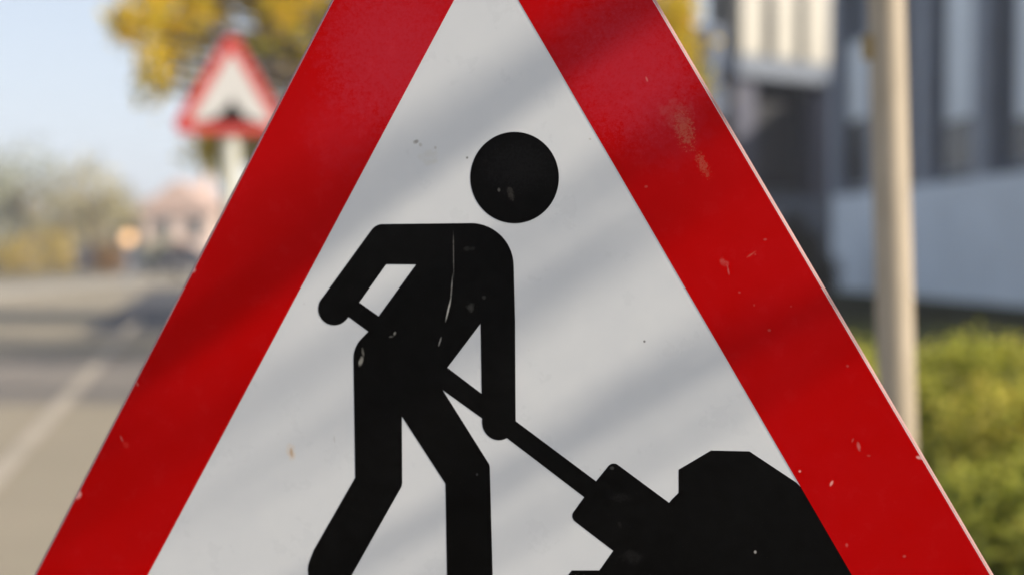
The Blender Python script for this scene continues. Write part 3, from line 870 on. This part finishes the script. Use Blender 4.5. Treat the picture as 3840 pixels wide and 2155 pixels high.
M_TYRE = plain('tyre_rubber', (0.02, 0.02, 0.02), 0.85)
M_RIM = plain('wheel_rim', (0.4, 0.4, 0.42), 0.35, metal=0.7)
def car(px, Y, rz, colr, label, name='parked_car'):
    c = cp(px, 629, Y); c.z = 0.0
    root = empty(name, c, label, 'car', 'cars parked at the far end of the street', rz)
    paint, nt, b = new_mat('car_paint')
    tcx = N(nt, 'ShaderNodeTexCoord'); nz = noise(nt, tcx.outputs['Object'], 3)
    rr = ramp(nt, [(0.3, tuple(v * .93 for v in colr)), (0.7, colr)], nz.outputs[0]); nt.links.new(rr.outputs[0], b.inputs['Base Color'])
    dk = max(colr) < 0.05
    b.inputs['Roughness'].default_value = 0.6 if dk else 0.25; b.inputs['Coat Weight'].default_value = 0.0 if dk else 0.6
    prof = [(-2.1, 0.35), (-2.15, 0.62), (-1.95, 0.88), (-1.1, 0.97), (1.55, 1.0), (2.0, 0.95), (2.12, 0.6), (2.05, 0.35)]
    cab = [(-1.15, 0.96), (-0.45, 1.42), (0.9, 1.46), (1.65, 0.98)]
    def loft(bm, pr, w0, w1):
        zmin = min(z for _, z in pr); zmax = max(z for _, z in pr)
        L_, R_ = [], []
        for x, z in pr:
            w = w0 + (w1 - w0) * (z - zmin) / (zmax - zmin)
            L_.append(bm.verts.new((x, -w, z))); R_.append(bm.verts.new((x, w, z)))
        k = len(pr)
        bm.faces.new(L_); bm.faces.new(R_[::-1])
        for i in range(k): bm.faces.new((L_[i], R_[i], R_[(i + 1) % k], L_[(i + 1) % k]))
        bmesh.ops.recalc_face_normals(bm, faces=bm.faces)
        bmesh.ops.bevel(bm, geom=list(bm.edges), offset=0.05, segments=2, affect='EDGES')
    bm = bmesh.new(); loft(bm, prof, 0.86, 0.80); from_bm('body', bm, paint, root, None, True)
    bm = bmesh.new(); loft(bm, cab, 0.78, 0.60); from_bm('cabin', bm, M_GLASS, root, None, True)
    bm = bmesh.new(); box(bm, -0.42, 0.88, -0.58, 0.58, 1.43, 1.485, 0.02); from_bm('roof', bm, paint, root)
    for x in (-1.35, 1.3):
        for s in (-1, 1):
            bm = bmesh.new()
            r = bmesh.ops.create_cone(bm, cap_ends=True, segments=20, radius1=0.32, radius2=0.32, depth=0.2, matrix=Matrix.Translation((x, s * 0.78, 0.32)) @ Matrix.Rotation(math.pi / 2, 4, 'X'))
            w = from_bm('wheel', bm, M_TYRE, root)
            bm = bmesh.new()
            bmesh.ops.create_cone(bm, cap_ends=True, segments=16, radius1=0.2, radius2=0.2, depth=0.02, matrix=Matrix.Translation((x, s * 0.89, 0.32)) @ Matrix.Rotation(math.pi / 2, 4, 'X'))
            from_bm('rim', bm, M_RIM, w)
    for s in (-1, 1):
        bm = bmesh.new(); box(bm, -2.16, -2.08, s * 0.55 - 0.14, s * 0.55 + 0.14, 0.62, 0.74, 0.01); from_bm('headlight', bm, plain('lamp_lens', (0.7, 0.7, 0.68), 0.2), root)
        bm = bmesh.new(); box(bm, 2.04, 2.12, s * 0.55 - 0.14, s * 0.55 + 0.14, 0.7, 0.84, 0.01); from_bm('tail_light', bm, plain('tail_lens', (0.4, 0.02, 0.02), 0.2), root)
car(446, 62, R(80), (0.02, 0.02, 0.03), 'black car nearest to the large sign, parked at the far end of the street')
car(345, 74, R(10), (0.16, 0.20, 0.30), 'dull blue car parked directly left of the black one')
car(225, 78, R(5), (0.10, 0.12, 0.17), 'slate grey car between the blue car and the pale one far away')
car(95, 76, R(-5), (0.30, 0.32, 0.38), 'pale silver car parked under the distant trees at far left')
car(-30, 80, R(0), (0.10, 0.13, 0.2), 'dark blue car at the very left edge of the picture')

def beacon():
    c = cp(322, 600, 44); z = c.z; c.z = 0
    root = empty('warning_beacon', c, 'glowing amber warning lamp on a striped barrier far down the road', 'beacon')
    bm = bmesh.new(); box(bm, -0.06, 0.06, -0.05, 0.05, 0, z - 0.12, 0.01); box(bm, -0.3, 0.3, -0.2, 0.2, 0, 0.1, 0.02)
    from_bm('stand', bm, plain('stand_grey', (0.25, 0.25, 0.26), 0.6), root)
    bm = bmesh.new(); bmesh.ops.create_uvsphere(bm, u_segments=20, v_segments=12, radius=0.2, matrix=Matrix.Translation((0, 0, z)) @ Matrix.Scale(0.5, 4, (0, 1, 0)))
    m, nt, b = new_mat('amber_lamp')
    b.inputs['Base Color'].default_value = (0.8, 0.4, 0.1, 1); b.inputs['Emission Color'].default_value = (1.0, 0.66, 0.38, 1); b.inputs['Emission Strength'].default_value = 1.25
    from_bm('lamp', bm, m, root, None, True)
beacon()

# ------------------------------------------------------------------ the milky air of the far street
def haze():
    bm = bmesh.new(); box(bm, -349, 349, -59, 599, -1.2, 18.0)
    m = bpy.data.materials.new('haze'); m.use_nodes = True
    nt = m.node_tree; nt.nodes.remove(nt.nodes['Principled BSDF'])
    v = nt.nodes.new('ShaderNodeVolumePrincipled')
    v.inputs['Color'].default_value = (0.95, 0.96, 1.0, 1); v.inputs['Density'].default_value = 0.0018; v.inputs['Anisotropy'].default_value = 0.2
    nt.links.new(v.outputs[0], nt.nodes['Material Output'].inputs['Volume'])
    o = from_bm('haze', bm, m)
    tag(o, 'pale bluish haze in the air over the far end of the street', 'haze', None, 'stuff')
haze()
